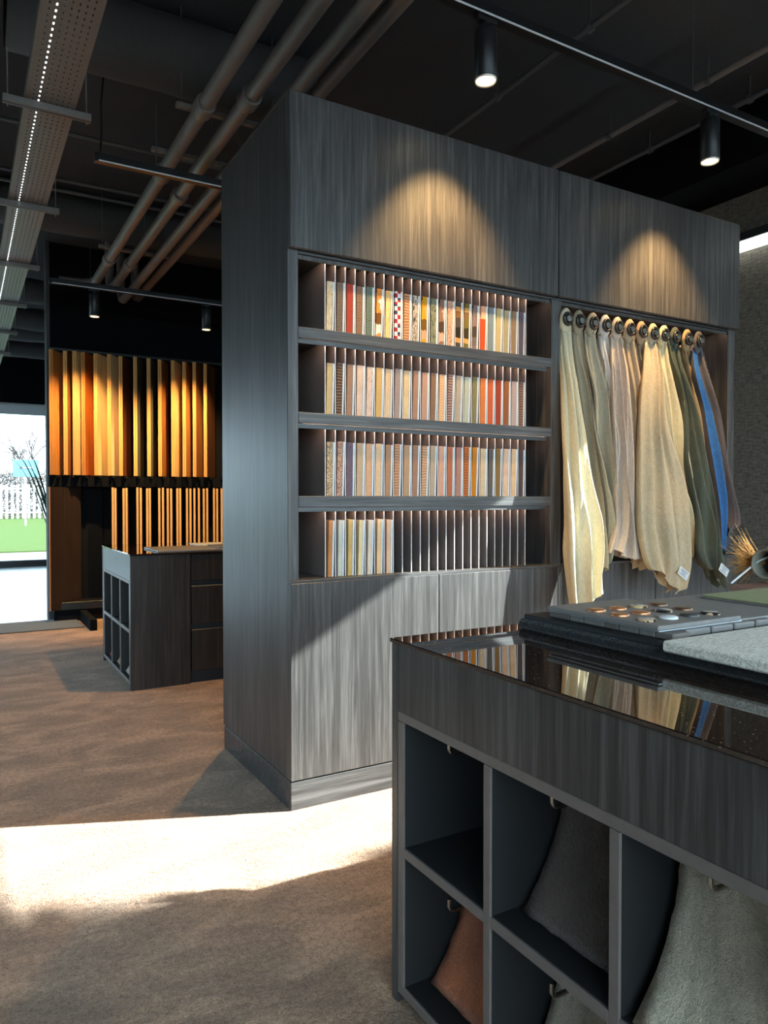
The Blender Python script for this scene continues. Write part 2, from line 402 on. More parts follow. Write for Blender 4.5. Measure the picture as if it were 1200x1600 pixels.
box('ledge', M['woodh'], cab, X0+.001, X1-.001, YP+.002, 3.26, LEDGE-.008, LEDGE+.004, b=.001)
box('head_rail', M['woodh'], cab, 1.223, 4.066, YS, 3.26, OT, 2.331, b=.001)
box('rail_lip', M['wood'], cab, 1.223, 2.628, YS+.010, YS+.016, OT-.02, OT)
box('rail_lip', M['wood'], cab, 2.697, 4.066, YS+.010, YS+.016, OT-.02, OT)
for z in SH:
    s_ = box('shelf', M['woodh'], cab, 1.223, 2.628, YS, 3.26, z-.046, z, b=.0015)
    MB().bbox(1.223, 2.605, YS+.010, YS+.016, z-.067, z-.0465, b=.001).build('shelf_lip', M['woodh'], s_)
for z in [OT]+[q-.046 for q in SH]:
    MB().box(1.25, 2.60, YS+.018, YS+.024, z-.010, z-.001).build('led_strip', M['led'], cab)
MB().box(2.72, 4.05, YS+.018, YS+.024, OT-.010, OT-.001).build('led_strip', M['led'], cab)
# dividers: one mesh shared by a row
PITCHD = (2.4858-1.3622)/23.0
tops = [OT-.0, SH[0]-.046, SH[1]-.046, SH[2]-.046]; bots = SH+[LEDGE+.004]
for r in range(4):
    first = MB().box(1.3622-.002, 1.3622+.002, YS+.034, 3.2, bots[r]+.001, tops[r]-.001).build('divider', M['divider'], cab)
    first.data.materials.append(M['divider_edge']); first.data.polygons[2].material_index = 1   # LED and sky light on the front edge painted as a pale colour
    for k in range(1, 24): clone(first, cab, (PITCHD*k, 0, 0))
# pegs of the fabric bay
PEGX = [2.716, 2.806, 2.904, 2.999, 3.091, 3.186, 3.283, 3.377, 3.466, 3.561, 3.667, 3.770]
PZ = 2.226
for px in PEGX:
    MB().tube([(px, 3.26, PZ), (px, 2.792, PZ)], .006, 8).tube([(px, 2.796, PZ), (px, 2.788, PZ)], .0155, 16).build('peg', M['steel'], cab)

# ------------------------------------------------------------------ swatches on the shelves
C = lambda *a: lin(a)
ROWS = [
 [('cream twig print', C(226,205,170), 'streak', C(190,165,130)), ('charcoal fan print', C(70,58,54), 'fan', C(150,125,105)), ('brick red', C(176,66,50), 'weave', None),
  ('dark brown fan print', C(80,58,46), 'fan', C(170,130,100)), ('dark green fan print', C(66,80,70), 'fan', C(120,135,120)), ('white and orange print', C(230,215,195), 'print', C(215,135,60)),
  ('ochre leaf print', C(222,165,90), 'streak', C(236,200,140)), ('red white and blue checked', C(225,215,210), 'check', C(165,30,45)), ('tan zigzag', C(206,150,108), 'ripple', C(150,95,65)),
  ('black and white swirl print', C(215,195,175), 'streak', C(30,26,25)), ('mustard and pink print', C(205,150,110), 'print', C(200,140,20)), ('grey green leaf print', C(140,140,112), 'streak', C(72,80,66)),
  ('pink brown print', C(200,155,130), 'print', C(130,95,80)), ('coral sprig over slate', C(225,180,150), 'speckle', C(140,85,65)), ('brown and black banded', C(205,140,75), 'bands', C(70,60,55)),
  ('tan and olive banded', C(205,150,85), 'bands', C(110,95,40)), ('mauve grey', C(110,92,88), 'print', C(128,104,96)), ('orange red block', C(225,165,130), 'twotone', C(205,72,30)),
  ('blue grey', C(120,135,140), 'weave', None), ('straw', C(190,170,120), 'weave', None), ('olive beige', C(170,155,115), 'weave', None), ('light brown', C(150,120,92), 'weave', None), ('dusky purple', C(92,80,92), 'weave', None)],
 [('yellow beige', C(205,175,125), 'weave', None), ('brown ripple', C(130,100,80), 'ripple', C(70,50,40)), ('warm taupe', C(165,125,100), 'weave', None), ('pale pink', C(225,190,165), 'plain', C(205,170,148)),
  ('blush crease', C(225,195,175), 'streak', C(200,165,145)), ('golden sand', C(215,170,105), 'weave', None), ('light sand', C(222,185,145), 'weave', None), ('lilac grey', C(165,140,132), 'weave', None),
  ('pale wheat', C(222,190,145), 'plain', C(205,172,130)), ('rosy brown', C(170,128,105), 'weave', None), ('pink beige', C(190,145,122), 'weave', None), ('mid brown', C(140,104,80), 'weave', None),
  ('apricot', C(222,175,130), 'ripple', C(205,155,112)), ('mauve herringbone', C(165,130,118), 'ripple', C(110,80,72)), ('stone grey', C(178,160,138), 'weave', None), ('pale sage', C(180,182,162), 'weave', None),
  ('olive green', C(130,120,82), 'weave', None), ('bright orange', C(212,118,62), 'weave', None), ('orange red', C(205,92,50), 'weave', None), ('deep red', C(160,60,40), 'weave', None), ('rust brown', C(150,88,52), 'weave', None),
  ('pale mauve', C(180,155,148), 'weave', None), ('cocoa flecked', C(135,100,85), 'ripple', C(95,66,55))],
 [('black and cream tweed', C(222,190,150), 'speckle', C(110,80,55)), ('pink tweed', C(215,170,145), 'speckle', C(120,80,65)), ('purple tweed', C(135,112,122), 'speckle', C(70,55,66)), ('light tan', C(200,165,130), 'weave', None),
  ('peach', C(218,165,125), 'weave', None), ('cream peach', C(225,185,145), 'weave', None), ('tan brown', C(180,135,102), 'weave', None), ('fawn ribbed', C(195,145,110), 'ripple', C(160,112,84)),
  ('beige brown', C(185,145,112), 'weave', None), ('nut brown', C(165,122,98), 'weave', None), ('sandy tweed', C(205,160,120), 'ripple', C(170,122,90)), ('putty', C(185,160,132), 'weave', None),
  ('salmon', C(215,158,130), 'weave', None), ('terracotta', C(180,105,72), 'weave', None), ('dusty rose', C(175,125,108), 'weave', None), ('burnt orange', C(185,105,55), 'ripple', C(150,80,42)),
  ('amber', C(200,122,30), 'weave', None), ('oatmeal', C(212,182,145), 'weave', None), ('dark grey', C(98,90,84), 'weave', None), ('khaki brown', C(135,102,58), 'weave', None), ('light peach', C(225,182,150), 'plain', C(205,165,135)),
  ('pale tan', C(220,180,140), 'plain', C(205,165,125)), ('dark aubergine', C(84,66,64), 'weave', None)],
 [('caramel', C(200,135,80), 'plain', C(185,120,70)), ('off white', C(205,198,180), 'plain', C(190,182,165)), ('mustard beige', C(210,172,105), 'plain', C(195,158,95)), ('light cream', C(232,205,155), 'plain', C(220,190,140)),
  ('ivory', C(225,205,180), 'plain', C(212,190,165)), ('pale apricot', C(235,195,145), 'plain', C(222,180,132)), ('soft pink', C(225,180,145), 'plain', C(212,168,135))]]
ROWN = ['top', 'second', 'third', 'bottom']
STOP = [2.238, 1.888, 1.546, 1.206]
for r, row in enumerate(ROWS):
    z0, z1 = bots[r]+.001, STOP[r]
    for k, (nm, col, kind, c2) in enumerate(row):
        xl = 1.3622+PITCHD*k+.004; xr = 1.3622+PITCHD*(k+1)-.003
        th = .016 if r < 3 else .020
        t = thing('fabric_swatch', '%s swatch, %s from the left on the %s shelf' % (nm, ORD[k], ROWN[r]), 'swatch',
                  (xr-.006, YS+.03, z0), 'swatches on the %s shelf' % ROWN[r])
        yf = YS+.030+random.uniform(0, .006); dz = random.uniform(-.003, .003); lean = random.uniform(.003, .007)
        yb = yf+.26
        def slab(xa, xb, ya, zb):
            m = MB(); v = [(xa-lean, ya, z0), (xb-lean, ya, z0), (xb-lean, yb, z0), (xa-lean, yb, z0), (xa, ya, zb), (xb, ya, zb), (xb, yb, zb), (xa, yb, zb)]
            return m.add(v, [(0,3,2,1),(4,5,6,7),(0,1,5,4),(1,2,6,5),(2,3,7,6),(3,0,4,7)])
        xb_ = xr-.001
        slab(xb_-.0075, xb_, yf-.001, z1+dz-.001).build('board', M['white'], t)
        slab(xl+lean+(.001 if r < 3 else .009), xb_-.0077, yf+.001, z1+dz).build('cover', fabric('swatch_%d_%d' % (r, k), col, kind, c2), t)

# ------------------------------------------------------------------ hanging fabrics
FAB = [
[(2.715,2.228,2.799,2.238,2.84),(2.687,1.964,2.774,1.94,2.791),(2.659,1.661,2.807,1.625,2.748),(2.644,1.397,2.818,1.388,2.713),(2.628,1.189,2.850,1.185,2.688),(2.622,1.045,2.840,1.037,2.67),(2.628,.91,2.824,.901,2.654),(2.625,.789,2.819,.781,2.64)],
[(2.824,2.243,2.904,2.253,2.85),(2.825,1.97,2.916,1.956,2.819),(2.832,1.674,2.923,1.656,2.795),(2.862,1.456,2.977,1.425,2.778),(2.885,1.237,3.033,1.125,2.762),(2.898,.965,2.978,.972,2.744)],
[(2.918,2.244,3.0,2.253,2.85),(2.921,1.979,3.041,1.967,2.82),(2.92,1.733,3.064,1.685,2.8),(2.95,1.513,3.06,1.482,2.783),(2.97,1.347,3.053,1.292,2.771),(3.002,1.137,3.047,1.125,2.756)],
[(3.013,2.238,3.095,2.248,2.85),(3.019,2.022,3.078,2.027,2.829),(3.027,1.797,3.083,1.8,2.813),(3.026,1.516,3.073,1.517,2.795),(3.029,1.292,3.069,1.292,2.782)],
[(3.097,2.24,3.181,2.25,2.84),(3.05,1.987,3.175,1.976,2.803),(3.031,1.681,3.156,1.665,2.77),(3.019,1.402,3.151,1.404,2.742),(3.007,1.182,3.154,1.18,2.721),(2.938,.988,3.167,.995,2.703)],
[(3.201,2.243,3.296,2.254,2.85),(3.185,2.001,3.293,1.988,2.819),(3.178,1.69,3.278,1.672,2.789),(3.17,1.405,3.26,1.395,2.765),(3.162,1.123,3.245,1.121,2.742),(3.165,.954,3.226,.946,2.729)],
[(3.313,2.247,3.407,2.257,2.86),(3.297,1.991,3.443,2.003,2.837),(3.285,1.698,3.466,1.706,2.817),(3.276,1.407,3.465,1.41,2.8),(3.273,1.211,3.436,1.209,2.789)],
[(3.371,2.236,3.467,2.246,2.83),(3.257,2.002,3.419,1.97,2.781),(3.188,1.686,3.427,1.674,2.73),(3.132,1.403,3.481,1.407,2.688),(3.118,1.182,3.481,1.211,2.656),(3.136,.985,3.48,.971,2.629),(3.161,.886,3.429,.837,2.616)],
[(3.483,2.238,3.568,2.248,2.84),(3.46,2.0,3.594,1.976,2.808),(3.462,1.703,3.632,1.663,2.778),(3.517,1.468,3.653,1.435,2.757),(3.553,1.291,3.672,1.195,2.742),(3.575,1.055,3.662,1.005,2.723)],
[(3.568,2.234,3.678,2.246,2.83),(3.582,2.007,3.674,1.991,2.785),(3.584,1.766,3.703,1.736,2.75),(3.575,1.492,3.741,1.447,2.713),(3.593,1.198,3.759,1.172,2.676),(3.571,.989,3.792,.957,2.651),(3.652,.858,3.805,.861,2.636)],
[(3.722,2.245,3.798,2.253,2.86),(3.746,2.029,3.822,2.011,2.841),(3.784,1.784,3.861,1.751,2.824),(3.822,1.501,3.884,1.478,2.808),(3.844,1.229,3.903,1.191,2.793)],
[(3.79,2.236,3.892,2.247,2.84),(3.78,1.99,3.915,1.963,2.802),(3.8,1.743,3.966,1.677,2.773),(3.831,1.474,3.987,1.453,2.744),(3.848,1.23,4.036,1.166,2.72),(3.857,1.06,3.924,1.083,2.704)]]
FCOL = [('long cream', C(206,194,162)), ('olive taupe', C(160,147,122)), ('greyish linen', C(172,160,136)), ('off white', C(208,198,188)), ('pinkish beige', C(200,180,162)),
  ('tan', C(184,158,128)), ('light brown', C(172,144,114)), ('wide natural linen', C(192,174,144)), ('pale yellow', C(220,203,162)), ('dark green', C(80,86,74)), ('ochre', C(168,138,98)), ('blue and grey', C(92,86,88))]
HEM = [(.3,.10),(.5,.09),(.4,.05),(.5,.03),(.15,-.06),(.6,.07),(.4,.05),(.72,.11),(.35,.12),(.85,.12),(.5,.05),(.15,.12)]
def catmull(rows, t):
    n = len(rows)-1; x = t*n; i = min(int(x), n-1); f = x-i
    p = [rows[max(0, min(n, i+d))] for d in (-1, 0, 1, 2)]
    return [.5*((2*p[1][k])+(-p[0][k]+p[2][k])*f+(2*p[0][k]-5*p[1][k]+4*p[2][k]-p[3][k])*f*f+(-p[0][k]+3*p[1][k]-3*p[2][k]+p[3][k])*f**3) for k in range(5)]
for i, rows in enumerate(FAB):
    nm, col = FCOL[i]; px = PEGX[i]
    t = thing('hanging_fabric', '%s fabric, %s from the left in the hanging fabric bay' % (nm, ORD[i]), 'fabric', (px, 2.80, PZ), 'fabrics hanging on pegs')
    rnd = random.Random(i*13+5); nv, nu = 56, 44
    wide = rows[-2][2]-rows[-2][0]; nf = 1.6 if wide < .14 else (2.2 if wide < .3 else 2.7)
    ph = rnd.uniform(0, 6.28); mb = MB(); V = []; u0, drop = HEM[i]
    for a in range(nv+1):
        tv = a/nv; xl, zl, xr, zr, yy = catmull(rows, tv)
        k_ = min(1, tv/.16); yy = 2.817+(yy-2.817)*k_; kx = .80+.20*k_; kc = min(1, tv/.34); kc = kc*kc*(3-2*kc)
        cx_ = (xl+xr)/2; nc = px+(cx_-px)*kc; xl, xr = nc+(xl-cx_)*kx, nc+(xr-cx_)*kx
        amp = (.008+.040*min(1, tv*1.4))*(1-.45*max(0, tv-.7)/.3); dep = .018+.050*min(1, tv*2.2)
        for bq in range(2*nu):                                # once round: front left to right, back right to left
            front = bq < nu
            u = bq/(nu-1) if front else 1-(bq-nu)/(nu-1)
            p1 = nf*u+ph+.22*math.sin(2.4*tv+i)+.10*math.sin(7*tv+2*i)
            wv = 1-2*abs(math.sin(math.pi*p1))**1.25           # sharp ridges, round valleys
            wv = wv+.30*math.sin(2*math.pi*nf*2.3*u+2*ph+5*tv)+.05*math.sin(23*u+17*tv+i)
            ed = math.sin(math.pi*u)**.4 if 0 < u < 1 else 0
            y = yy-amp*wv*ed*.8+(0 if front else dep*(.25+.75*ed))+.006*math.sin(9*tv+5*u+i)
            x = xl+(xr-xl)*u+.007*math.sin(2*math.pi*nf*u*1.3+ph+4*tv)*ed+.004*math.sin(13*tv+i*2)*min(1, tv*3)
            z = zl+(zr-zl)*u
            hem = max(0, tv-.72)/.28
            z -= (drop*(max(0, 1-abs(u-u0)/.55)-.35)+.004*math.sin(9*u+i))*hem*hem
            if a < 8: z = min(z, 2.232-.026-.004*a-.012*a*(a < 3))
            if z < 1.03: y = min(y, 2.786)
            V.append((x, y, z))
    W_ = 2*nu
    FA = [(a*W_+b_, a*W_+(b_+1) % W_, (a+1)*W_+(b_+1) % W_, (a+1)*W_+b_) for a in range(nv) for b_ in range(W_)]
    fm = fabric('hanging_%d' % i, col, 'linen', tuple(q*.78 for q in col))
    if i == 11:
        cut = int(nu*.36); inb = [f for f in FA if f[0] % W_ < cut]; FA = [f for f in FA if f[0] % W_ >= cut]
        MB().add(V, inb, True).build('blue_fold', fabric('hanging_blue', C(58,112,170), 'linen', C(44,90,146)), t)
    mb.add(V, FA, True).build('cloth', fm, t)
    MB().torus((px, 2.797, PZ), (-.12,1,.05), .0300, .0075).build('grommet', M['ring'], t)
    g = MB(); Vg = []; n_ = 28; pk = rnd.uniform(-.25, .25)    # flat eyelet area, pinched to a point above the ring
    for k in range(n_):
        th = 2*math.pi*k/n_; up = max(0, math.cos((th-math.pi/2-pk)*.5))**10; dn = max(0, -math.sin(th))
        for q, (rr, yo) in enumerate(((.0285, .003), (.036, .002), (.041, .006), (.041, .016))):
            k2 = 1.0+(.42*up+.75*dn)*(q >= 1)*(.6 if q == 1 else 1)
            Vg.append((px+rr*math.cos(th)*(1-.10*dn), 2.800+yo+.012*dn*(q > 0), PZ+rr*math.sin(th)*k2))
    g.add(Vg, [(k*4+q, ((k+1) % n_)*4+q, ((k+1) % n_)*4+q+1, k*4+q+1) for k in range(n_) for q in (0, 1, 2)], True)
    g.build('gathered_top', fm, t)
    if i in (7, 9):
        xl, zl, xr, zr, yy = catmull(rows, .985); cx, cz = xr-.075, (zl+zr)/2+.03
        lb = MB(); rot = Matrix.Rotation(R(32), 3, 'Y')
        def quad(w_, h_, y_, ox=0, oz=0):
            vs4 = [Vector((sx*w_/2+ox, dy, sz*h_/2+oz)) for dy in (y_, y_+.0015) for sx, sz in ((-1,-1),(1,-1),(1,1),(-1,1))]
            return [tuple(rot @ v+Vector((cx, yy-.032, cz))) for v in vs4]
        FQ = [(0,1,2,3),(7,6,5,4),(0,4,5,1),(1,5,6,2),(2,6,7,3),(3,7,4,0)]
        l_ = lb.add(quad(.085, .046, 0), FQ).build('care_label', M['white'], t)
        tx = MB()
        for j in range(4): tx.add(quad(.06-.012*(j % 3), .003, -.0015, -.004*(j % 2), .014-.009*j), FQ)
        tx.build('label_print', M['print'], l_)

# ------------------------------------------------------------------ islands with sample cubbies
def island(label, x0, x1, y0, y1, top, drawers):
    t = thing('sample_island', label, 'island', ((x0+x1)/2, (y0+y1)/2, 0), 'sample islands')
    za = top-.182; zm = .400*top/.939; dep = .36
    box('end_panel', M['wood'], t, x0, (1.39 if drawers else x1), y1-.03, y1, 0, top-.012, b=.002) if not drawers else None
    if drawers:
        box('end_panel', M['walnut'], t, x0, 1.385, y0, y0+.03, 0, top-.012, b=.002)
        box('end_panel', M['walnut'], t, x0, x1, y1-.03, y1, 0, top-.012, b=.002)
    else:
        box('end_panel', M['wood'], t, x0, x1, y0, y0+.03, 0, top-.012, b=.002)
    box('apron', M['wood'], t, x0+.001, x0+.022, y0+.031, y1-.031, za, top-.012, b=.001)
    box('frame_rail', M['edge'], t, x0+.0005, x0+dep, y0+.031, y1-.031, za-.024, za-.0005, b=.0015)
    fr = y1-.031; w_ = (y1-.057-(y0+.057)-2*.024)/3.0
    box('frame_stile', M['edge'], t, x0+.0005, x0+dep, y1-.057, y1-.031, .03, za-.025, b=.0015)
    box('frame_stile', M['edge'], t, x0+.0005, x0+dep, y0+.031, y0+.057, .03, za-.025, b=.0015)
    ys = [y1-.057-w_*(k+1)-.024*k for k in range(3)]          # low-y side of each bay
    for k in (0, 1): box('divider', M['edge'], t, x0+.0005, x0+dep, ys[k]-.024, ys[k], .054, za-.025, b=.0015)
    for k in range(3): box('shelf', M['edge'], t, x0+.0005, x0+dep, ys[k], ys[k]+w_, zm-.012, zm+.012, b=.0015)
    box('bottom_rail', M['edge'], t, x0+.0005, x0+dep, y0+.057, y1-.057, .03, .054, b=.0015)
    # black linings of the cubbies
    for k in range(3):
        for (a, b_) in ((.054, zm-.012), (zm+.012, za-.024)):
            ya, yb = ys[k], ys[k]+w_
            MB().box(x0+.006, x0+dep, ya, ya+.002, a, b_).box(x0+.006, x0+dep, yb-.002, yb, a, b_).box(x0+.006, x0+dep, ya, yb, a, a+.002).box(x0+dep-.003, x0+dep, ya, yb, a, b_).build('lining', M['lam'], t)
    MB().box(x0+.03, x0+dep, y0+.06, y1-.06, 0, .03).build('plinth', M['inner'], t)
    box('core', M['lam'], t, x0+dep+.001, x1-.02, (y0+.06 if drawers else y0+.031), y1-.031, .02, top-.014)
    MB().bbox(x0-.004, x1, y0-.004, y1+.004, top-.011, top, b=.002).build('glass_top', M['glasstop'], t)
    return t, ys, w_, za, zm, dep
NI = (0.962, 3.05, .48, 1.622, .939)
isl, ys, bw, za, zm, dep = island('near dark wood island with bronze glass top and sample cubbies', *NI, False)
FI = (.98, 2.75, 5.097, 6.212, .925)
isf, ysf, bwf, zaf, zmf, depf = island('far dark wood island with drawers in front of the wooden board rack', *FI, True)
db = thing('drawer_unit', 'dark wood three drawer unit set into the far island', 'drawers', (2.0, 5.3, 0))
box('carcase', M['inner'], db, 1.392, 2.70, 5.125, 5.155, .0, .908)
for a, b_ in ((.086, .376), (.417, .684), (.722, .908)):
    box('drawer', M['walnut'], db, 1.395, 2.69, 5.103, 5.124, a, b_, b=.002)
# hooks and carpet samples in the cubbies
def sample(isl_x, ya, w_, zb, zt, col, label, xt=.188, xb=.066, name='carpet_sample', flip=.0):
    yl, yr = ya+w_-.027+flip, ya+.008
    t = thing(name, label, 'carpet sample', (isl_x+dep*.6, (yl+yr)/2, zb), 'carpet samples in the cubbies')
    n = 16; V = []; th = .014
    prof = []
    for a in range(n+1):
        s_ = a/n; prof.append((isl_x+xt-(xt-xb)*(s_**2.2), zt-.004-(zt-.004-zb-.006)*s_))
    mb = MB(); m_ = 10
    for k, off in enumerate((0, th)):
        for a, (x, z) in enumerate(prof):
            for j in range(m_+1):
                u = j/m_; rag = .0025*random.uniform(-1, 1) if j in (0, m_) else 0
                V.append((x+off*.9, yl+(yr-yl)*u+rag, z+off*.45+(.0025*random.uniform(-1, 1) if a == n else 0)))
    W_ = m_+1; S = (n+1)*W_
    F = [(a*W_+j, a*W_+j+1, (a+1)*W_+j+1, (a+1)*W_+j) for a in range(n) for j in range(m_)]
    F += [tuple(S+q for q in reversed(f)) for f in F]
    for a in range(n): F += [(a*W_, (a+1)*W_, S+(a+1)*W_, S+a*W_), (a*W_+m_, S+a*W_+m_, S+(a+1)*W_+m_, (a+1)*W_+m_)]
    for j in range(m_): F += [(n*W_+j, n*W_+j+1, S+n*W_+j+1, S+n*W_+j), (j, S+j, S+j+1, j+1)]
    mb.add(V, F, True)
    mb.build('pile', carpet('sample_pile', tuple(q*.6 for q in col), col, (420, 120), .9, True), t)
    return t
def hook(parent, x, y, z):
    MB().tube([(x+.30, y, z), (x+.014, y, z), (x+.004, y, z+.003), (x, y, z+.012), (x, y, z+.030)], .0048, 8).build('hook', M['steel'], parent)
    MB().torus((x+.03, y+.004, z+.042), (1,0,.2), .007, .002, 14, 6).build('hook_ring', M['steel'], parent)
NS = [(0, 1, (.016,.017,.022), 'navy black carpet sample in the upper left cubby of the near island'),
      (1, 1, C(104,88,80), 'dark brown carpet sample in the upper middle cubby of the near island'),
      (2, 1, C(214,202,178), 'light grey carpet sample in the upper cubby at the right edge'),
      (0, 0, C(206,118,74), 'rust orange carpet sample in the lower left cubby of the near island'),
      (1, 0, C(216,200,178), 'beige carpet sample in the lower middle cubby of the near island'),
      (2, 0, C(120,112,104), 'taupe carpet sample in the lower cubby at the right edge')]
for k, up, col, lab in NS:
    a, b_ = (zm+.014, za-.026) if up else (.056, zm-.014)
    sample(NI[0], ys[k], bw, a, b_, col, lab, *((.30, .26) if (k == 0 and up) else ((.125, .004) if k == 2 else (.188, .066))))
    hook(isl, NI[0]+.04, ys[k]+bw*.5+.018, .690 if up else .312)
for k, up, col, lab in [(1, 0, C(196,170,140), 'cream carpet sample in the lower middle cubby of the far island'),
        (0, 0, C(120,40,30), 'red carpet sample in the lower far cubby of the far island'),
        (2, 0, C(208,196,180), 'pale fleecy carpet sample in the lower near cubby of the far island')]:
    sample(FI[0], ysf[k], bwf, .056, (zmf-.014 if k else .25), col, lab, .13, .03)
for k in (0, 1, 2): hook(isf, FI[0]+.04, ysf[k]+bwf*.5, zaf-.07)

# ------------------------------------------------------------------ samples lying on the near island
TZ = .9395
tag(MB().bbox(1.335, 2.30, .60, 1.566, TZ, .968, b=.008).build('sample_tray', M['felt']), 'black felt covered tray lying on the bronze glass top', 'tray')
tb = thing('tile_board', 'dark sample board edged with small slate tiles on the black tray', 'sample board', (1.5, 1.3, .968))
box('board', M['lam'], tb, 1.343, 1.80, 1.097, 1.548, .9682, .981, b=.002)
y = 1.478; k = 0
for L_ in (.075, .05, .07, .045, .06, .048, .05):
    box('tile', M['slate'] if k % 3 else M['edge'], tb, 1.372, 1.432, y-L_+.003, y, .9812, .996, b=.002); y -= L_; k += 1
x = 1.437
for L_ in (.095, .085, .085, .075):
    box('tile', M['slate'], tb, x, x+L_-.006, 1.098, 1.150, .9812, .997, b=.003); x += L_
db_ = thing('disc_board', 'dark grey board carrying twelve round metal samples', 'sample board', (1.5, 1.28, .996))
box('backing', M['white'], db_, 1.362, 1.664, 1.112, 1.47, .9975, 1.001, b=.0008)
box('board', M['slate'], db_, 1.352, 1.652, 1.106, 1.466, 1.0015, 1.0125, b=.002)
DISC = [(1.403,1.338,0),(1.474,1.334,0),(1.548,1.33,1),(1.622,1.326,2),(1.398,1.258,0),(1.468,1.254,0),(1.542,1.248,3),(1.615,1.243,2),(1.392,1.172,3),(1.466,1.171,4),(1.540,1.168,5),(1.612,1.162,3)]
DM = [plain('copper_disc', lin((205,140,95)), .35, .7), fabric('gold_pattern_disc', lin((215,180,130)), 'print', lin((90,65,45)), 5),
      plain('bronze_disc', lin((130,98,76)), .35, .7), fabric('dark_pattern_disc', lin((200,165,130)), 'print', lin((60,48,42)), 5),
      plain('white_disc', (.72,.70,.68), .5), plain('charcoal_disc', (.05,.048,.047), .4)]
for (dx, dy, k) in DISC:
    MB().lathe((dx, dy, 1.0125), [(0,.0055),(.0205,.0055),(.0225,.004),(.0225,0)], 20).build('disc', DM[k], db_)
tag(MB().bbox(1.668, 2.62, 1.122, 1.478, .9815, 1.0, b=.003).build('slate_plate', M['slate']), 'plain grey slate plate beside the board of round samples', 'plate')
tag(MB().bbox(1.312, 2.05, .55, 1.064, .9682, .992, b=.004).build('stone_slab', M['terrazzo']), 'beige speckled stone slab at the right edge of the island', 'slab')
gm = thing('ribbed_mat', 'green ribbed mat lying behind the grey slate plate', 'mat', (2.2, 1.35, .99))
M['matgreen'] = plain('green_ribbed_board', lin((158,158,118)), .7)
box('backing', M['slate'], gm, 1.925, 2.60, 1.195, 1.425, 1.0005, 1.0045, b=.001)
for k in range(22):
    box('rib', M['matgreen'], gm, 1.93+.03*k, 1.953+.03*k, 1.197, 1.423, 1.0047, 1.0115, b=.003)
pb = tag(MB().bbox(2.32, 2.78, 1.46, 1.60, TZ, .998, b=.006).build('pink_board', plain('pink_brown_board', lin((150,112,98)), .5)), 'small pinkish brown board stack behind the ribbed mat', 'board')
# vase lying on the pink board, and the dry grass in it
va = thing('stoneware_vase', 'grey green stoneware vase lying on the pinkish board at the right edge', 'vase', (2.52, 1.53, .998))
vm = MB(); pr = [(.052,0),(.056,.004),(.05,.02),(.062,.06),(.072,.10),(.066,.15),(.04,.18),(.0,.182)]
axd = Vector((.94,.10,.0)).normalized(); c0 = Vector((2.415, 1.525, 1.072)); e1 = Vector((0,0,1)); e2 = axd.cross(e1)
V = [tuple(c0+axd*h+(e1*math.cos(2*math.pi*k/24)+e2*math.sin(2*math.pi*k/24))*r) for r, h in pr for k in range(24)]
vm.add(V, [(i*24+k, i*24+(k+1) % 24, (i+1)*24+(k+1) % 24, (i+1)*24+k) for i in range(len(pr)-1) for k in range(24)], True)
V = [tuple(c0+axd*h+(e1*math.cos(2*math.pi*k/24)+e2*math.sin(2*math.pi*k/24))*r) for r, h in ((.052,0),(.047,.002),(.045,.06)) for k in range(24)]
vm.add(V, [(i*24+(k+1) % 24, i*24+k, (i+1)*24+k, (i+1)*24+(k+1) % 24) for i in range(2) for k in range(24)], True)
vm.build('body', M['vase'], va)
pg = thing('dry_grass', 'tuft of golden dry grass leaning out beside the stoneware vase', 'dried grass', (2.42, 1.58, 1.0))
rnd = random.Random(3); gb = MB()
for k in range(150):
    p = Vector((2.485+rnd.uniform(-.01,.02), 1.59+rnd.uniform(-.012,.012), 1.075+rnd.uniform(-.012,.012)))
    d = Vector((rnd.uniform(-.9,-.2), rnd.uniform(.1,.6), rnd.uniform(-.35,.45))).normalized(); L_ = rnd.uniform(.05,.13)
    pts = [p+d*L_*s_+Vector((0,0,(.05*s_*s_ if k % 2 else -.03*s_*s_))) for s_ in (0,.35,.7,1)]
    gb.tube(pts, [.0012,.001,.0008,.0003], 3, False)
g_ = gb.build('plume', M['pampas'], pg); g_['kind'] = 'stuff'
MB().tube([(2.52,1.56,1.10),(2.44,1.575,1.075),(2.33,1.60,1.003)], .0035, 6).build('stalk', M['fence'], pg)

# boards lying on the far island
for k, (a, b_, c_, d_, zz, mt, lab) in enumerate([(1.18, 1.80, 5.16, 5.62, .9255, M['slate'], 'brown grey sample board overhanging the far island top'),
      (1.55, 2.3, 5.50, 5.74, .938, M['terrazzo'], 'pale thin strip board on top of the far island'), (1.62, 2.3, 5.18, 5.48, .938, M['edge'], 'dark board stacked on the far island beside the cabinet')]):
    tag(MB().bbox(a, b_, c_, d_, zz, zz+.012, b=.002).build('sample_board', mt), lab, 'sample board')

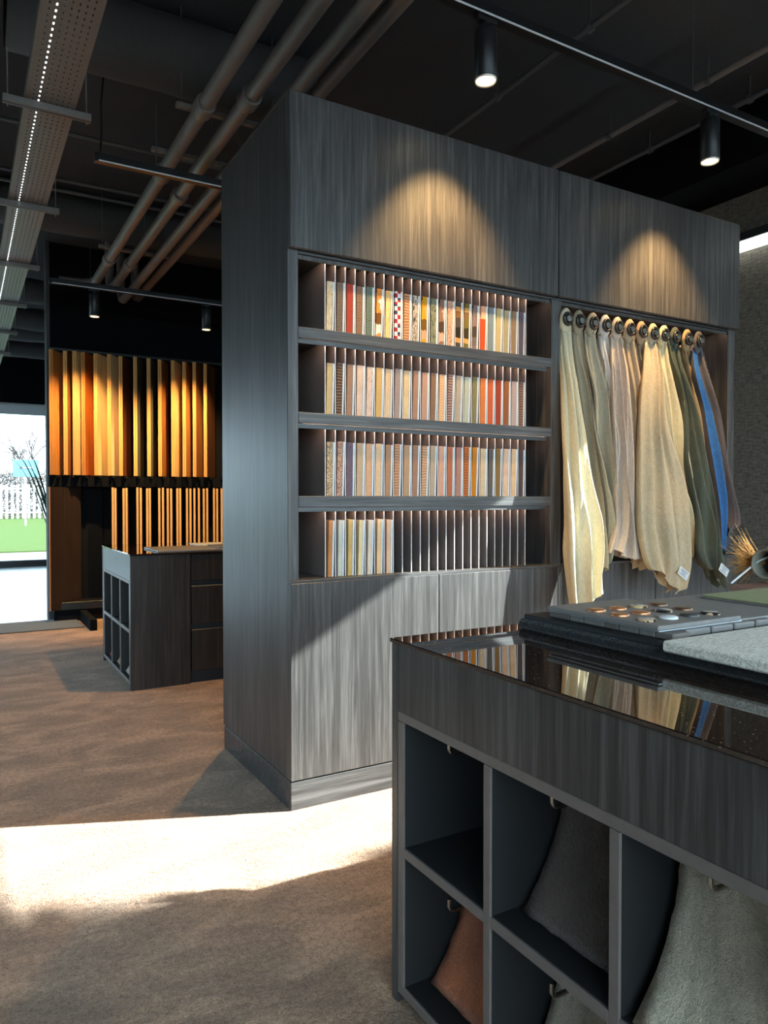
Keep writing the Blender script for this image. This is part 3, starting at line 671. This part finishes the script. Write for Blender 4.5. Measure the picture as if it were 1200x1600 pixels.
# ------------------------------------------------------------------ rack of wooden boards
rk = thing('board_rack', 'black rack holding two rows of wooden sample boards', 'rack', (1.75, 8.4, 0))
box('rail', M['wallblack'], rk, .80, 3.6, 8.37, 8.58, 1.425, 1.535)
box('rail', M['black'], rk, .86, 3.6, 8.34, 8.60, .12, .20)
box('head_rail', M['black'], rk, .82, 3.6, 8.46, 8.60, 2.87, 2.90)
box('upright', M['wallblack'], rk, .84, 1.36, 8.585, 8.61, .0, 1.42)
box('plinth', M['wallblack'], rk, .835, 1.36, 8.36, 8.58, 0, .12)
box('foot', M['wallblack'], rk, 1.085, 1.15, 7.62, 8.36, .0, .11)
for k in range(14): box('notch', M['wallblack'], rk, .875+.135*k, .905+.135*k, 8.30, 8.37, 1.515, 1.546)
WM = dict(amber=lightwood('amber_oak', C(176,112,52), C(208,146,78)), yellow=lightwood('pale_oak', C(214,176,112), C(238,206,146)), orange=lightwood('orange_cherry', C(150,72,22), C(184,98,36)),
   light=lightwood('light_ash', C(212,182,132), C(232,206,160)), red=lightwood('red_brown_oak', C(80,40,22), C(112,58,32)), grey=lightwood('grey_green_oak', C(78,74,62), C(104,98,84)),
   brown=lightwood('brown_oak', C(134,80,36), C(168,108,54)), dark=lightwood('dark_smoked_oak', C(70,38,18), C(98,56,28)), edge=lightwood('raw_oak_edge', C(196,142,76), C(226,176,104)))
# front edge x (at the rack front), angle from +y, width, materials of the two boards of a pair
UP = [(.800, 30, .24, 'brown', 'amber'), (.935, 24, .26, 'amber', 'brown'), (1.025, 34, .16, 'light', 'yellow'), (1.110, 33, .26, 'brown', 'orange'), (1.235, 36, .25, 'light', 'yellow'),
      (1.372, 35, .25, 'light', 'light'), (1.490, 31, .25, 'edge', 'red'), (1.642, 27, .26, 'edge', 'grey'), (1.786, 27, .26, 'edge', 'grey'), (1.906, 30, .26, 'amber', 'brown'),
      (2.050, 31, .26, 'edge', 'yellow'), (2.176, 29, .26, 'edge', 'amber'), (2.292, 32, .26, 'edge', 'brown'), (2.418, 36, .28, 'edge', 'dark')]
for k, (x, ang, wd, m1, m2) in enumerate(UP):
    d = (math.sin(R(ang)), math.cos(R(ang))); n = (math.cos(R(ang)), -math.sin(R(ang)))
    z1 = 2.845+random.uniform(-.006, .006)
    for q, mm in enumerate((m1, m2)):
        t = thing('wooden_board', '%s board, %s of the %s pair from the left, upper rack row' % ({'edge':'oak edged','amber':'amber','yellow':'pale yellow','orange':'orange','light':'light','red':'red brown','grey':'grey green','brown':'brown','dark':'dark brown'}[mm],
              ('back', 'front')[q], ORD[k]), 'wooden board', (x, 8.3, 1.545), 'boards in the upper rack row')
        off = q*.026; p = (x+n[0]*off*.9, 8.31+n[1]*off*.9+(.012 if q else 0))
        MB().obox((p[0]+d[0]*.004, p[1]+d[1]*.004), d, n, wd, .019, 1.547, z1).build('plank', WM[mm], t)
        MB().obox(p, d, n, .004, .019, 1.547, z1).build('edge_strip', WM['edge' if m1 not in ('brown',) else 'amber'], t)
LOWX = [176.2,180,192,196.2,212.5,217.5,227,231.2,245.5,251.2,258.7,264,273.7,278.2,289,294.5,301,308.2,316.2,321.7,333,338.2,345.7]
for k, u in enumerate(LOWX):
    x = 1.418+(u-176.2)*(2.64-1.418)/(347-176.2); ang = 12+6*random.random()
    t = thing('wooden_board', 'narrow oak board on edge, %s from the left in the lower rack row' % ORD[k], 'wooden board', (x, 8.36, .2), 'boards in the lower rack row')
    d = (math.sin(R(ang)), math.cos(R(ang))); n = (math.cos(R(ang)), -math.sin(R(ang)))
    z1 = 1.418+random.uniform(-.006, .004)
    MB().obox((x+d[0]*.004, 8.36+d[1]*.004), d, n, .2, .022, .202, z1).build('plank', WM['dark'], t)
    MB().obox((x, 8.36), d, n, .004, .022, .202, z1).build('edge_strip', WM['edge'], t)
t = thing('large_wood_panel', 'large brown wooden panel standing at the open left end of the rack', 'wood panel', (.83, 8.4, .12))
MB().obox((.795, 8.30), (1, .55), (.55, -1), .36, .018, .125, 1.42).build('plank', M['brownwood'], t)
MB().obox((.785, 8.30), (1, .55), (.55, -1), .010, .018, .125, 1.42).build('edge_strip', WM['brown'], t)

# ------------------------------------------------------------------ tracks and spotlights
TRZ = 3.315
def track(y, x0, x1, label):
    t = thing('light_track', label, 'track', ((x0+x1)/2, y, TRZ), 'ceiling light tracks')
    MB().bbox(x0, x1, y-.024, y+.024, TRZ, TRZ+.05, b=.002).build('rail', M['black'], t)
    MB().box(x0+.01, x1-.01, y-.0262, y-.0235, TRZ-.001, TRZ+.007).build('contact_strip', M['strip'], t)
    MB().bbox(x0-.012, x0, y-.025, y+.025, TRZ-.001, TRZ+.051, b=.002).build('end_cap', M['black'], t)
    x = x0+.35
    while x < x1:
        MB().tube([(x, y, TRZ+.05), (x, y, CZ)], .0025, 6).build('hanger', M['conduit'], t); x += 1.75
    return t
def spot(x, y, label, power, aim=(0,0,-1), ang=80, blend=.75):
    t = thing('track_spotlight', label, 'spotlight', (x, y, TRZ), 'cylindrical track spotlights')
    MB().bbox(x-.05, x+.05, y-.017, y+.017, TRZ-.022, TRZ-.002, b=.003).tube([(x,y,TRZ-.045),(x,y,TRZ-.02)], .016, 12).build('adapter', M['black'], t)
    MB().lathe((x,y,TRZ-.045), [(0,.0),(.036,.0),(.046,-.008),(.048,-.02),(.048,-.21),(.044,-.214)], 28).build('body', M['black'], t)
    MB().lathe((x,y,TRZ-.045), [(.047,-.2135),(.045,-.222),(.040,-.215),(.030,-.196),(.030,-.19)], 28).build('reflector', M['reflector'], t)
    MB().lathe((x,y,TRZ-.045), [(.030,-.198),(.0,-.200)], 24).build('bulb', M['bulb'], t)
    ld = bpy.data.lights.new('lamp', 'SPOT'); ld.energy = power; ld.color = WARM; ld.spot_size = R(ang); ld.spot_blend = blend; ld.shadow_soft_size = .028
    lo = bpy.data.objects.new('lamp', ld); COL.objects.link(lo); lo.parent = t; lo.location = (0, 0, -.275)
    lo.rotation_euler = Vector(aim).to_track_quat('-Z', 'Y').to_euler(); return t
track(2.47, -.6, 5.0, 'long black light track in front of the tall cabinet')
track(4.68, .72, 5.0, 'black light track passing behind the tall cabinet')
track(7.52, .745, 5.0, 'black light track in front of the wooden board rack')
spot(1.924, 2.47, 'black cylinder spotlight over the swatch shelves', 125, (0,.30,-1), 74)
spot(3.39, 2.47, 'black cylinder spotlight over the hanging fabrics', 125, (0,.30,-1), 74)
spot(1.82, 4.68, 'black cylinder spotlight behind the tall cabinet', 140, (-.25,-.1,-1), 95)
spot(1.13, 7.52, 'black cylinder spotlight lighting the left of the board rack', 235, (0,.42,-1), 84)
spot(2.22, 7.52, 'black cylinder spotlight lighting the right of the board rack', 235, (0,.42,-1), 84)

# ------------------------------------------------------------------ pipes, cable tray, ducts and conduits under the ceiling
PZc = 3.45
for k, (x, r, yend, coup) in enumerate([(1.175,.044,7.7,[1.6,3.95,4.9,6.9]), (1.362,.044,7.9,[1.9,3.75,5.2,6.95]), (1.545,.042,8.3,[2.3]), (1.715,.042,8.4,[2.6])]):
    t = thing('ceiling_pipe', 'beige grey ceiling pipe, %s from the left of the four' % ORD[k], 'pipe', (x, 4, PZc), 'four parallel ceiling pipes')
    zc = PZc+(.0 if k < 3 else .07)
    if k == 0: pts = [(x, -1, zc), (x, yend, zc), (x-.03, yend+.10, zc), (x-.12, yend+.16, zc), (x-.32, yend+.18, zc)]
    else: pts = [(x, -1, zc), (x, yend, zc), (x, yend+.10, zc+.03), (x, yend+.16, zc+.12), (x, yend+.17, CZ)]
    MB().tube(pts, r, 18).build('pipe', M['pipe'], t)
    for c in coup:
        MB().tube([(x,c,zc),(x,c+.02,zc),(x,c+.10,zc),(x,c+.12,zc),(x,c+.125,zc)], [r+.011,r+.013,r+.013,r+.004,r], 18).build('coupling', M['pipe'], t)
for k, y in enumerate((2.6, 4.15, 4.75, 6.8)):
    t = thing('pipe_bracket', 'slotted steel bracket under the pipes, %s from the camera' % ORD[k], 'bracket', (1.3, y, 3.5), 'brackets carrying the ceiling pipes')
    MB().bbox(1.06, 1.66, y-.02, y+.02, PZc+.04, PZc+.065, b=.002).build('bar', M['galv'], t)
    for x in (1.09, 1.45, 1.63): MB().tube([(x, y, PZc+.03), (x, y, CZ)], .004, 6).build('rod', M['conduit'], t)
TX0, TX1, TZc = .31, .552, 3.40
ct = thing('cable_tray', 'perforated grey cable tray running to the entrance', 'cable tray', (.43, 8, TZc))
tr = MB(); rows_ = 7; sw = .007; gap = (TX1-TX0-.02-rows_*sw)/(rows_+1)
ya_, yb_ = .5, 14.6; x = TX0+.010
for k in range(rows_+1):
    tr.box(x, x+gap, ya_, yb_, TZc, TZc+.002)
    if k < rows_:
        y = ya_
        while y < yb_: tr.box(x+gap, x+gap+sw, y, y+.028, TZc, TZc+.002); y += .048
    x += gap+sw
tr.box(TX0, TX0+.01, ya_, yb_, TZc, TZc+.002).box(TX1-.01, TX1, ya_, yb_, TZc, TZc+.002).box(TX0-.002, TX0, ya_, yb_, TZc, TZc+.05).box(TX1, TX1+.002, ya_, yb_, TZc, TZc+.05)
tr.build('perforated_bottom', M['galv'], ct)
tl = thing('tube_lamp', 'cold white tube lamp lying above the slots of the cable tray', 'lamp', (TX0+.07, 8, TZc+.03))
MB().box(TX0+.057, TX0+.071, 2.0, 14.0, TZc+.006, TZc+.014).build('tube', M['tube'], tl)
for k in range(7):
    y = 2.8+1.5*k
    t = thing('tray_support', 'steel channel support under the cable tray, %s from the camera' % ORD[k], 'support', (.42, y, TZc), 'cable tray supports')
    MB().bbox(.205, .635, y-.02, y+.02, TZc-.042, TZc-.004, b=.002).build('channel', M['galv'], t)
    MB().box(.207, .633, y-.008, y+.008, TZc-.0435, TZc-.041).build('slot', M['black'], t)
    for x in (.228, .612): MB().tube([(x, y, TZc-.06), (x, y, CZ)], .004, 6).build('rod', M['galv'], t)
def ducting(name, label, cat, pts, r, mat, n=20, group=None): 
    o = MB().tube(pts, r, n).build(name, mat); return tag(o, label, cat, group)
rr = random.Random(5)
ducting('air_duct', 'large wrapped duct crossing the ceiling behind the pipes', 'duct', [(.22+.12*k, 4.28, 3.84) for k in range(15)], [.20+.002*rr.uniform(-1,1) for k in range(15)], M['duct'], 24)
ducting('air_duct', 'wrapped round duct running beside the cable tray', 'duct', [(.02, .5+.3*k, 3.74) for k in range(30)], [.165+.010*rr.uniform(-1,1) for k in range(30)], M['duct'], 24)
ducting('air_duct', 'large wrapped duct crossing the ceiling near the board rack', 'duct', [(.22+.14*k, 7.15, 3.86) for k in range(16)], [.18+.002*rr.uniform(-1,1) for k in range(16)], M['duct'], 24)
for k, (y, z) in enumerate(((9.6,3.75),(10.9,3.7),(12.2,3.8),(13.4,3.75))):
    ducting('air_duct', 'round duct crossing the entrance ceiling, %s from the board rack' % ORD[k], 'duct', [(-3+.3*j, y, z) for j in range(26)], [.14+.012*rr.uniform(-1,1) for j in range(26)], M['duct'], 20, 'ducts over the entrance')
for k, (y, z) in enumerate(((5.74,3.93),(6.6,3.93),(6.75,3.9))):
    ducting('ceiling_conduit', 'thin conduit crossing above the pipes, %s from the camera' % ORD[k], 'conduit', [(.2, y, z), (5, y, z)], .014, M['conduit'], 10, 'conduits crossing the ceiling')
for k, (x, lab) in enumerate(((3.03, 'thin dark conduit on the ceiling nearest the pipes'), (4.05, 'grey conduit with hanger on the ceiling above the track'), (4.47, 'conduit on the ceiling nearest the right wall'))):
    t = thing('ceiling_conduit', lab, 'conduit', (x, 3, 3.9), 'conduits along the ceiling')
    MB().tube([(x, -1, 3.9), (x, 8.4, 3.9)], .017 if k != 1 else .022, 10).build('tube', M['conduit'] if k != 1 else M['pipe'], t)
    for y in (1.6, 2.95, 3.75, 4.6):
        MB().tube([(x, y, 3.9), (x, y+.03, 3.9)], .028, 10).build('clip', M['conduit'], t)
        MB().tube([(x, y+.015, 3.9), (x, y+.015, CZ)], .005, 6).build('hanger', M['conduit'], t)
tag(MB().tube([(.742, 4.68, TRZ+.034), (.75, 4.68, 3.5), (.745, 4.66, 3.66), (.76, 4.62, 3.86)], .006, 8).build('power_cable', M['black']), 'black power cable dropping to the light track end', 'cable')

# ------------------------------------------------------------------ outside
struct(MB().box(-40, 60, YF+.3, 20.5, -.3, -.06).build('ground_road', M['asphalt']))
struct(MB().box(-40, 60, 20.5, 80, -.3, -.03).build('ground_lawn', M['grass']))
struct(MB().box(XR+.2, 60, -60, YF+.3, -.3, -.06).build('ground_yard', M['asphalt']))
struct(MB().box(-60, XL-.2, YB-.2, YF+.3, -.3, -.06).build('ground_side', M['asphalt']))
struct(MB().box(-60, XR+.2, -60, YB-.2, -.3, -.06).build('ground_front', M['asphalt']))
fe = thing('garden_fence', 'white picket fence beyond the lawn', 'fence', (3.4, 53, 0))
for z in (.35, 1.9): MB().box(-2, 9, 53.03, 53.07, z, z+.08).build('rail', M['fence'], fe)
f0 = MB().box(-2, -1.86, 52.98, 53.02, 0, 2.2).build('picket', M['fence'], fe)
for k in range(1, 34): clone(f0, fe, (.32*k, 0, 0))
def tree(x, y, h, seed, label):
    t = thing('bare_tree', label, 'tree', (x, y, 0), 'bare trees beyond the fence'); r_ = random.Random(seed); m = MB()
    def br(p, d, L_, rad, lv):
        q = p+d*L_; m.tube([p, q], [rad, rad*.65], 5, False)
        if lv == 0: return
        for _ in range(4 if lv > 1 else 5):
            e = (d+Vector((r_.uniform(-.8,.8), r_.uniform(-.8,.8), r_.uniform(-.25,.6)))).normalized(); br(p+d*L_*r_.uniform(.55,1), e, L_*r_.uniform(.55,.75), rad*.55, lv-1)
    br(Vector((x,y,0)), Vector((0,0,1)), h*.38, h*.02, 4); m.build('branches', M['twig'], t)
tree(4.7, 60, 7.5, 1, 'large bare tree beyond the white fence'); tree(.9, 63, 5, 2, 'smaller bare tree at the left picture edge')
hd = MB(); r_ = random.Random(9)
for k in range(4200):
    x, z = r_.uniform(-2, 9), r_.uniform(0, 3.0); m_ = Vector((x, 55+r_.uniform(-.5,.5), z)); d = Vector((r_.uniform(-1,1), r_.uniform(-.4,.4), r_.uniform(0,1))).normalized()
    hd.tube([m_, m_+d*.5], [.025,.01], 4, False)
o = hd.build('bare_hedge', M['twig']); tag(o, 'bare brown hedge behind the white fence', 'hedge', kind='stuff')
sg = thing('street_sign', 'light blue sign board standing in front of the fence', 'sign', (2.75, 40, 0))
MB().bbox(2.2, 3.35, 39.98, 40.02, 2.35, 3.2, b=.01).build('board', M['signblue'], sg)
MB().tube([(2.75, 40.04, -.03), (2.75, 40.04, 2.4)], .04, 8).build('post', M['fence'], sg)
MB().box(2.55, 3.1, 39.96, 39.975, 2.78, 2.84).box(2.55, 2.62, 39.96, 39.975, 2.74, 2.88).build('arrow', M['print'], sg)
# conifer outside the right window, its edge shades the near half of the sun patch
cf = thing('conifer', 'tall conifer standing outside the window behind the camera', 'tree', (12.0, -5.36, 0)); r_ = random.Random(21); cm = MB()
for k in range(6500):
    z = r_.uniform(2.0, 11.0); rad = 5.3*(1-z/14.8)+.16*math.sin(z*3.1)+.10*math.sin(z*7.7+1); a = r_.uniform(0, 6.283); q = r_.random()**.4*rad
    p = Vector((12+q*math.cos(a), -5.36+q*math.sin(a), z)); s_ = r_.uniform(.16,.36)
    d1 = Vector((r_.uniform(-1,1), r_.uniform(-1,1), r_.uniform(-.6,.6))).normalized()*s_; d2 = d1.orthogonal().normalized()*s_*.7; d3 = d1.cross(d2).normalized()*s_*.4
    cm.add([p-d1, p+d2, p+d1, p-d2, p+d3, p-d3], [(0,1,4),(1,2,4),(2,3,4),(3,0,4),(1,0,5),(2,1,5),(3,2,5),(0,3,5)])
o = cm.build('foliage', M['hedge'], cf); o['kind'] = 'stuff'
MB().tube([(12,-5.36,-.06),(12,-5.36,9)], [.2,.05], 8).build('trunk', M['twig'], cf)

# window portals (no light of their own, they only guide the sampling)
def portal(name, loc, rot, sx, sy):
    l = bpy.data.lights.new(name, 'AREA'); l.shape = 'RECTANGLE'; l.size = sx; l.size_y = sy
    l.cycles.is_portal = True
    o = bpy.data.objects.new(name, l); COL.objects.link(o); o.location = loc; o.rotation_euler = rot
portal('portal_right', (XR+.14, (YB+JAMB)/2, HEAD/2), (0, R(90), 0), HEAD, JAMB-YB)
portal('portal_back', ((XL+XR)/2, YB-.14, 1.7), (R(90), 0, 0), XR-XL, 3.2)
portal('portal_left', (XL-.14, 9.25, 1.65), (0, R(-90), 0), 2.7, 5.5)
portal('portal_entrance', ((XL+3)/2, YF+.22, 1.55), (R(-90), 0, 0), 3-XL, 3.1)

pl = thing('potted_palm', 'palm leaves peeking out behind the left end of the board rack', 'plant', (1.06, 9.4, 0))
MB().lathe((1.06,9.4,0), [(0,0),(.14,0),(.18,.36),(.165,.36),(.16,.33),(0,.33)], 20).build('pot', M['black'], pl)
for k in range(9):
    a = R(150+20*k) if k < 4 else R(40*k); rad = .42+.05*(k % 3); hz = 1.95-.08*(k % 4); V = []
    for j in range(9):
        u = j/8; c_ = Vector((1.06+math.cos(a)*rad*u, 9.4+math.sin(a)*rad*.8*u, .33+(hz-.33)*(1.25*u-.30*u**3))); wd = .026*math.sin(math.pi*min(1, u*.9+.08))
        sd_ = Vector((-math.sin(a), math.cos(a), 0))*wd; V += [c_-sd_, c_+Vector((0,0,.004)), c_+sd_]
    MB().add(V, [(j*3+q, j*3+q+1, j*3+q+4, j*3+q+3) for j in range(8) for q in (0,1)], True).build('leaf', M['leaf'], pl)
